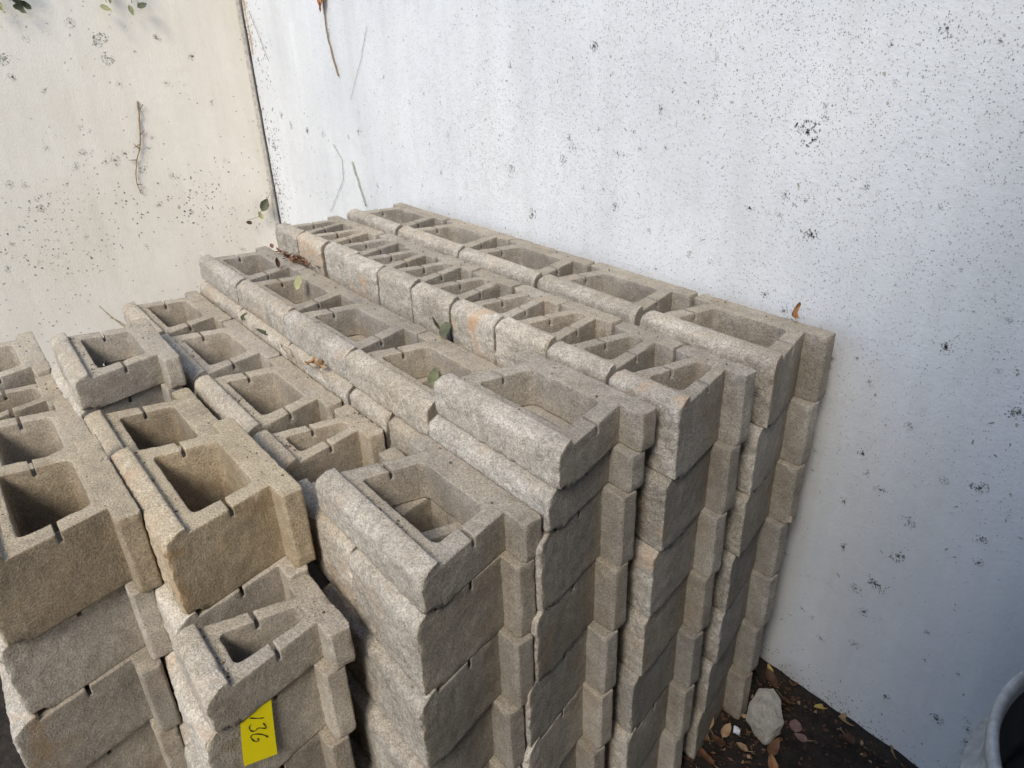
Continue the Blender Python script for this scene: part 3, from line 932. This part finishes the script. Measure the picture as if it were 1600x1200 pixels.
bp = nd(n, 'ShaderNodeBump', Strength=.6, Distance=.004); n.links.new(t2.outputs['Fac'], bp.inputs['Height']); n.links.new(bp.outputs['Normal'], b.inputs['Normal'])
st = rock('granite_stone', [(-.062, -.02, .075), (-.045, .05, .125), (.0, .075, .13), (.035, .055, .118), (.078, -.005, .085), (.062, -.055, .080), (.02, -.062, .098),
                            (-.05, -.045, .035), (-.05, .04, 0), (.02, .06, 0), (.062, .01, 0), (.045, -.075, .0), (.0, -.06, 0), (.052, -.068, .045), (.075, -.035, .05)], m_gran, 4, .0065)
st.location = (.056, -.148, ZG - .004)
st.rotation_euler = (0, 0, rad(12))
st.scale = (.88, .88, .94)
tag(st, 'Pale granite rock with chipped faces on the soil beside the stacks', 'rock')

# scrap of white paper
v, f = [], []
for i in range(5):
    for j in range(3):
        v.append((i * .011 - .02, j * .011 - .01, .012 + .009 * noise.noise(Vector((i * .9, j * 1.3, 6))) + .006 * abs(i - 2)))
for i in range(4):
    for j in range(2):
        k = i * 3 + j
        f.append((k, k + 3, k + 4, k + 1))
sp = simple_mesh('paper_scrap', v, f, plain('white_paper', (.74, .76, .80), var=.05), None)
sp.location = (.028, -.262, ZG + .012); sp.rotation_euler = (.3, .2, 2.2)
tag(sp, 'Crumpled scrap of white paper on the soil left of the stone', 'paper')

# chip of stone lodged on a tail
ch = rock('stone_chip', [(-.012, -.008, 0), (.013, -.007, 0), (.012, .009, 0), (-.011, .009, 0), (-.009, -.006, .018), (.010, -.005, .022), (.008, .007, .016), (-.008, .007, .015)],
          plain('tan_stone', (.46, .36, .26), var=.2), 9, .002, 1)
ch.location = (-.008, -.086, -HF * 3 + .012)
tag(ch, 'Small tan stone chip lodged between blocks of the wall-side stack', 'stone chip')

# leaves on the stacks
leaf((-0.135, -0.014, .020), .070, .040, (.5, .9, 1.2), L_ORANGE, 'Curled orange dead leaf on top of the wall-side row', 31, 2.4, .9)
leaf((-1.985, -.655, -.055), .070, .042, (.3, .3, .7), L_YELLOW, 'Yellow-brown dead leaf wedged where the third row meets narrow blocks', 32, 1.0, .6)
leaf((-1.70, -.815, -.085), .062, .040, (1.15, .25, .25), L_PALE, 'Pale yellow-green leaf hanging over the rim of an open core', 33, .7, .35)
leaf((-.800, -.800, -.165), .060, .040, (1.1, .1, .6), L_DULL, 'Dull green leaf caught inside the core behind the raised blocks', 34, .8, .5)
leaf((-.925, -.700, -.055), .050, .030, (.9, .3, 2.4), L_GREEN, 'Dark green leaf on edge before the orange-patched face', 35, 1.0, .5)
leaf((-.872, -.702, -.060), .058, .040, (.5, -.3, .5), L_GREEN, 'Broad dark green leaf lying beside the upright one', 36, .7, .35)
leaf((-1.55, -1.025, -.180), .055, .034, (.4, .2, 2.6), L_GREEN, 'Small green leaf in the groove between third and fourth rows', 37, .8, .5)
leaf((-1.76, -1.025, -.180), .040, .024, (.4, .4, .8), L_GREEN, 'Small dark leaf near the far end of that groove', 38, .8, .5)
leaf((-1.93, -.80, -.062), .05, .03, (.8, .4, 1.8), L_DARK, 'Blackened leaf at the corner of an open core', 39, 1.5, .7)

# grit, crumbs and bits of dry leaf lying on the decks and in the grooves behind the lips
v, f, mi = [], [], []
for (bx, by, bz, bw, bd_) in PLACED:
    if any(abs(bx - q[0]) < (bw + q[3]) / 2 - .05 and abs(by - q[1]) < .06 and bz + .02 < q[2] < bz + .26 for q in PLACED):
        continue
    for i in range(int(26 + 40 * bd_)):
        zone = rl.random()
        if zone < .45: vv = V_FRONT - abs(rl.gauss(0, .006)) - .003
        elif zone < .62: vv = rl.uniform(.222, .244)
        else: vv = rl.uniform(.006, .066)
        uu = rl.uniform(-1, 1) * (half_outer(vv, bw) - .008)
        r_ = rl.choice((.0012, .0016, .002, .0028, .004)) * rl.uniform(.7, 1.3)
        c0_ = Vector((bx + uu, by - vv, bz + .0012))
        b0 = len(v)
        for q in range(4):
            a_ = q * 1.57 + rl.uniform(-.4, .4)
            v.append(c0_ + Vector((r_ * cos(a_), r_ * sin(a_) * .8, 0)))
        v.append(c0_ + Vector((rl.uniform(-.3, .3) * r_, rl.uniform(-.3, .3) * r_, r_ * rl.uniform(.5, 1.1))))
        m_ = rl.choice((0, 0, 0, 1, 1, 2))
        for q in range(4):
            f.append((b0 + q, b0 + (q + 1) % 4, b0 + 4)); mi.append(m_)
o = simple_mesh('grit', v, f, plain('pale_grit', (.36, .32, .26), var=.4))
o.data.materials.append(plain('dark_grit', (.10, .085, .06), var=.4))
o.data.materials.append(L_BROWN)
o.data.polygons.foreach_set('material_index', mi)
o['kind'] = 'stuff'

# rubble of dry leaf bits beside the far narrow blocks
v, f = [], []
for i in range(46):
    M = Matrix.Translation((rl.gauss(-1.99, .08), rl.gauss(-.700, .012), -.072 + rl.uniform(0, .010))) @ Matrix.Rotation(rl.uniform(0, 6.28), 4, 'Z') @ Matrix.Rotation(rl.uniform(-.7, .7), 4, 'X')
    leaf_into(v, f, rl.uniform(.018, .04), rl.uniform(.008, .02), 1.0, .5, i, M)
o = simple_mesh('dry_leaf_litter', v, f, L_BROWN); o['kind'] = 'stuff'

# dried tendril lying over the groove
v, f = [], []
tube_pts(v, f, wob([(-1.29, -1.035, -.178), (-1.335, -1.050, -.150), (-1.305, -1.060, -.125), (-1.26, -1.050, -.135), (-1.255, -1.045, -.160)], 5, .006, 4), .0022, .0016)
tube_pts(v, f, wob([(-1.255, -1.045, -.160), (-1.19, -1.060, -.158), (-1.14, -1.045, -.150), (-1.08, -1.035, -.155), (-1.03, -1.04, -.165)], 5, .008, 5), .0026, .0014)
td = simple_mesh('dried_tendril', v, f, M_STEM, None, True)
tag(td, 'Dried curling vine tendril lying along the groove of the third row', 'twig')
v, f = [], []
for i in range(7):
    M = Matrix.Translation((-1.11 + rl.uniform(-.03, .03), -1.036 + rl.uniform(-.015, .015), -.148 + rl.uniform(0, .02))) @ Matrix.Rotation(rl.uniform(0, 6.28), 4, 'Z') @ Matrix.Rotation(rl.uniform(-.9, .9), 4, 'X')
    leaf_into(v, f, .04, .02, 1.2, .5, 60 + i, M)
simple_mesh('withered_leaves', v, f, L_TAN, td)

# twigs on the walls
def twig(pts, r0, r1, mat, label, seed, amp=.008, n=6, knots=(), cat='twig', nm='dry_twig'):
    v, f = [], []
    P = wob(pts, n, amp, seed)
    tube_pts(v, f, P, r0, r1)
    for k, s, L in knots:
        q = P[int(k * (len(P) - 1))]
        tube_pts(v, f, [q, q + Vector(s) * L * .5, q + Vector(s) * L], r0 * .7, r0 * .3, 5)
    o = simple_mesh(nm, v, f, mat, None, True)
    return tag(o, label, cat)
XO = .012
twL = [(-.651, .424), (-.664, .346), (-.679, .256), (-.697, .183), (-.730, .112), (-.759, .040), (-.775, -.036), (-.765, -.104)]
twig([(xleft(z) + XO, y, z) for y, z in twL], .0052, .0026, M_TWIG, 'Bare brown twig hanging down the end wall', 3, .010,
     knots=((.1, (0, .7, .7), .05), (.35, (0, .6, .5), .05), (.45, (0, -.7, -.3), .06), (.48, (0, -.6, .7), .05), (.62, (0, -.9, .1), .05), (.9, (0, .7, -.2), .04)))
t1_ = twig([(-2.985, YW - .012, 1.03), (-2.997, YW - .012, .908), (-3.007, YW - .010, .791), (-2.999, YW - .010, .725), (-2.974, YW - .010, .64), (-2.942, YW - .008, .553)], .0034, .0044, M_TWIG,
     'Dry vine stem with a node, hanging from above on the long wall', 6, .006, knots=((.50, (1, 0, .1), .022), (.50, (-1, 0, .1), .022)))
v, f = [], []
for i in range(3):
    M = Matrix.Translation((-2.997 + .008 * i, YW - .025, .88 + .02 * i)) @ Matrix.Rotation(rad(80), 4, 'X') @ Matrix.Rotation(.6 * (i - 1), 4, 'Y')
    leaf_into(v, f, .10, .040, .8, .6, 90 + i, M)
simple_mesh('shrivelled_leaf', v, f, L_ORANGE, t1_)
twig([(-2.909, YW - .010, .114), (-2.863, YW - .012, .009), (-2.799, YW - .016, -.112)], .0050, .0035, M_DRYGREEN, 'Short straight stem standing against the long wall behind the far blocks', 8, .004)
twig([(-3.118, YW - .008, .189), (-3.032, YW - .008, .11), (-3.049, YW - .008, .002), (-3.139, YW - .008, -.084), (-3.284, YW - .008, -.221)], .0017, .0012, M_DRYGREEN,
     'Thin arched tendril on the long wall close to the corner', 9, .004)
twig([(-2.582, YW - .006, .785), (-2.66, YW - .006, .658), (-2.76, YW - .006, .538), (-2.843, YW - .006, .441)], .0011, .0008, M_DRYGREEN, 'Hair-thin stem mark trailing down the long wall right of the node stem', 12, .006)
twig([(-4.026, YW - .012, .883), (-3.938, YW - .012, .751), (-3.855, YW - .010, .609)], .0018, .0014, M_STEM, 'Thin dry straw leaning across the long wall by the corner', 13, .002)
twig([(-2.36, -1.30, -.36), (-2.43, -1.355, -.28), (-2.45, -1.39, -.221)], .003, .002, M_STEM, 'Dry straw sticking up behind the far fourth-row block', 15, .004)
twig([(-2.40, -1.30, -.34), (-2.44, -1.342, -.297), (-2.45, -1.365, -.28)], .0025, .0018, M_STEM, 'Bent straw beside the upright one at the end wall', 16, .004)
twig([(.0, -.006, -.012), (-.30, .010, .012), (-.32, .02, .05)][1:], .0018, .001, M_STEM, 'Tiny stalk standing on the wall-side row', 17, .001) if False else None

# sprig by the corner
sg = twig([(-4.150, .080, -.197), (-4.140, .033, -.244), (-4.130, -.023, -.300), (-4.125, -.064, -.368), (-4.130, -.152, -.379)], .0030, .0018, M_DRYGREEN,
          'Sprig with a dark green leaf sticking out near the wall corner', 21, .006, cat='sprig', nm='vine_sprig')
for i, (y, z, s, mt) in enumerate(((-.030, -.315, .10, L_GREEN), (-.055, -.375, .06, L_PALE), (-.14, -.40, .045, L_DARK))):
    v, f = [], []
    M = Matrix.Translation((xleft(z) + .045, y, z)) @ Matrix.Rotation(rad(65), 4, 'Y') @ Matrix.Rotation(.9 + i, 4, 'Z')
    leaf_into(v, f, s, s * .6, .9, .5, 120 + i, M)
    simple_mesh('leaf', v, f, mt, sg, True)

# vine hanging over the top of the end wall: only its lowest leaves reach the picture
def vine(name, ys, label, seed, zlow):
    rng = random.Random(seed)
    root = bpy.data.objects.new(name, None); COL.objects.link(root)
    root.location = (xleft(WTOP), sum(ys) / 2, WTOP)
    base = Vector(root.location)
    tag(root, label, 'vine')
    sv, sf = [], []
    n_l = 0
    for k in range(4):
        y0 = ys[0] + (ys[1] - ys[0]) * (k + .5) / 4
        zl = zlow + rng.uniform(.0, .10)
        P = wob([(xleft(WTOP) - .05, y0, WTOP + .01), (xleft(WTOP) + .03, y0, WTOP + .01), (xleft(1.4) + .035, y0 + rng.uniform(-.05, .05), 1.4), (xleft(zl) + .03, y0 + rng.uniform(-.05, .05), zl)], 5, .012, seed + k)
        tube_pts(sv, sf, [p - base for p in P], .004, .0018)
        for q in P[5:]:
            for _ in range(2):
                v, f = [], []
                M = Matrix.Translation(q + Vector((.02, rng.uniform(-.04, .04), rng.uniform(-.03, .03))) - base) @ Matrix.Rotation(rng.uniform(0, 6.28), 4, 'X') @ Matrix.Rotation(rng.uniform(.5, 1.4), 4, 'Y')
                s = rng.uniform(.035, .065)
                leaf_into(v, f, s, s * .62, rng.uniform(.3, .9), .4, seed * 50 + n_l, M)
                n_l += 1
                simple_mesh('leaf', v, f, rng.choice((L_GREEN, L_GREEN, L_PALE)), root, True)
    simple_mesh('stem', sv, sf, M_TWIG, root, True)
vine('hanging_vine', (-1.24, -1.07), 'Green vine leaves hanging into the top left corner of the end wall', 3, .93)
vine('hanging_vine', (-.70, -.53), 'Thin vine sprays hanging at the top of the end wall, above the bare twig', 4, .925)

# ------------------------------------------------------------------ yellow tag with its number, pinched under the small half-height block
TN = Vector((0.97306, 0.23056, 0)).normalized()
m_tag = plain('yellow_card', (1.0, 0.83, 0.008), rough=.5, var=.04, scale=20)
m_ink = plain('black_ink', (0.02, 0.018, 0.02), rough=.6)
A0, A1 = Vector((-0.2359, -1.6476, -0.388)), Vector((-0.2520, -1.5800, -0.388))
B0, B1 = Vector((-0.2307, -1.6698, -0.5099)), Vector((-0.2469, -1.6016, -0.5505))
v, f = [], []
NU, NV = 6, 10
for j in range(NV + 1):
    for i in range(NU + 1):
        p = A0.lerp(A1, i / NU).lerp(B0.lerp(B1, i / NU), j / NV)
        bow = .004 + .006 * (j / NV) ** 2
        v.append(p + TN * bow)
for j in range(NV):
    for i in range(NU):
        a = j * (NU + 1) + i
        f.append((a, a + NU + 1, a + NU + 2, a + 1))
K = len(v)
v += [p - TN * .0006 for p in v[:K]]
f += [tuple(K + q for q in reversed(ff)) for ff in f[:NU * NV]]
tg = bpy.data.objects.new('lot_tag', None); COL.objects.link(tg)
tag(tg, 'Bright yellow paper tag with a handwritten 136 hanging from the half-height block', 'tag')
simple_mesh('card', v, f, m_tag, tg, True)
STROKES = {
 '1': [(-0.244, -1.6069, -0.4382), (-0.2415, -1.6177, -0.4294), (-0.2381, -1.6322, -0.413)],
 '3': [(-0.2432, -1.6104, -0.4496), (-0.2442, -1.6064, -0.4678), (-0.2431, -1.6107, -0.4649), (-0.2402, -1.6231, -0.4499), (-0.2393, -1.6268, -0.4535), (-0.2377, -1.6338, -0.4503), (-0.2366, -1.6384, -0.441), (-0.2366, -1.6384, -0.4323), (-0.2378, -1.6332, -0.4304)],
 '6': [(-0.2434, -1.6097, -0.4906), (-0.2418, -1.6164, -0.4774), (-0.2393, -1.627, -0.4634), (-0.237, -1.6368, -0.4553), (-0.2359, -1.6413, -0.4567), (-0.2363, -1.6395, -0.4675), (-0.2372, -1.6358, -0.4767), (-0.2386, -1.63, -0.4813), (-0.2393, -1.627, -0.4794), (-0.2385, -1.6302, -0.4734)]}
for chh, pts in STROKES.items():
    v, f = [], []
    P = [Vector(p) for p in pts]
    # smooth the stroke
    for _ in range(2):
        Q = [P[0]]
        for a, b_ in zip(P, P[1:]):
            Q += [a.lerp(b_, .25), a.lerp(b_, .75)]
        P = Q + [P[-1]]
    def on_card(p):
        j = max(0, min(1, (p.z + .388) / (-.142)))
        return p + TN * ((.004 + .006 * j * j) - (p - A0).dot(TN) + (A0.lerp(B0, j) - A0).dot(TN))
    P = [on_card(p) for p in P]
    for i, p in enumerate(P):
        t = (P[min(i + 1, len(P) - 1)] - P[max(i - 1, 0)]).normalized()
        s = TN.cross(t).normalized() * (.0011 + .0003 * sin(i * .9))
        for sg_, off in ((1, .0006), (-1, .0006)):
            v.append(p + s * sg_ + TN * off)
    for i in range(len(P) - 1):
        f.append((i * 2, i * 2 + 1, i * 2 + 3, i * 2 + 2))
    simple_mesh('digit', v, f, m_ink, tg)

# ------------------------------------------------------------------ rubbish bin at the right edge
m_bin = plain('grey_bin_plastic', (0.46, 0.44, 0.395), rough=.6, var=.32, scale=22)
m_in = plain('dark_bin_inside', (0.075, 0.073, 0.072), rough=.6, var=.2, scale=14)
def lathe(name, prof, mat, parent, k=72):
    v, f = [], []
    for r, z in prof:
        for j in range(k):
            a = 2 * pi * j / k
            v.append((r * cos(a), r * sin(a), z))
    for i in range(len(prof) - 1):
        for j in range(k):
            f.append((i * k + j, i * k + (j + 1) % k, (i + 1) * k + (j + 1) % k, (i + 1) * k + j))
    return simple_mesh(name, v, f, mat, parent, True)
bn = bpy.data.objects.new('rubbish_bin', None); COL.objects.link(bn)
bn.location = (1.033, -.635, ZF)
bn.scale = (.842, .842, 1.031)
tag(bn, 'Round grey plastic rubbish bin cut off by the right edge', 'bin')
ZR = 1.115
RB = .394
lathe('body', [(.33, .0), (.335, .004), (.362, .5), (.384, .80), (.390, .86), (.414, .87), (.416, .905), (.394, .918), (.394, .955), (.412, .965), (.414, 1.0), (.392, 1.012), (.390, 1.05), (.384, ZR - .034)], m_bin, bn)
lathe('rim', [(.378, ZR - .035), (.388, ZR - .038), (.396, ZR - .030), (.398, ZR - .014), (.395, ZR - .003), (.390, ZR), (.382, ZR - .002), (.377, ZR - .010), (.374, ZR - .03)], m_bin, bn)
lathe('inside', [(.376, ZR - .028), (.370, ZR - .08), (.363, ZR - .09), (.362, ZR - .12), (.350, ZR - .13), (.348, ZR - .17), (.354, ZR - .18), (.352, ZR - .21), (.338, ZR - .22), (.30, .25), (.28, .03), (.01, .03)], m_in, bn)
for a0 in (2.2, 5.3):
    v, f = [], []
    P = [Vector((.385 * cos(a0 + q * .12), .385 * sin(a0 + q * .12), ZR - .10 - .05 * (1 - abs(q) ** 3))) + Vector((cos(a0), sin(a0), 0)) * .03 * (1 - q * q) for q in (-1, -.7, -.35, 0, .35, .7, 1)]
    tube_pts(v, f, P, .012, .012, 8)
    simple_mesh('handle', v, f, m_bin, bn, True)
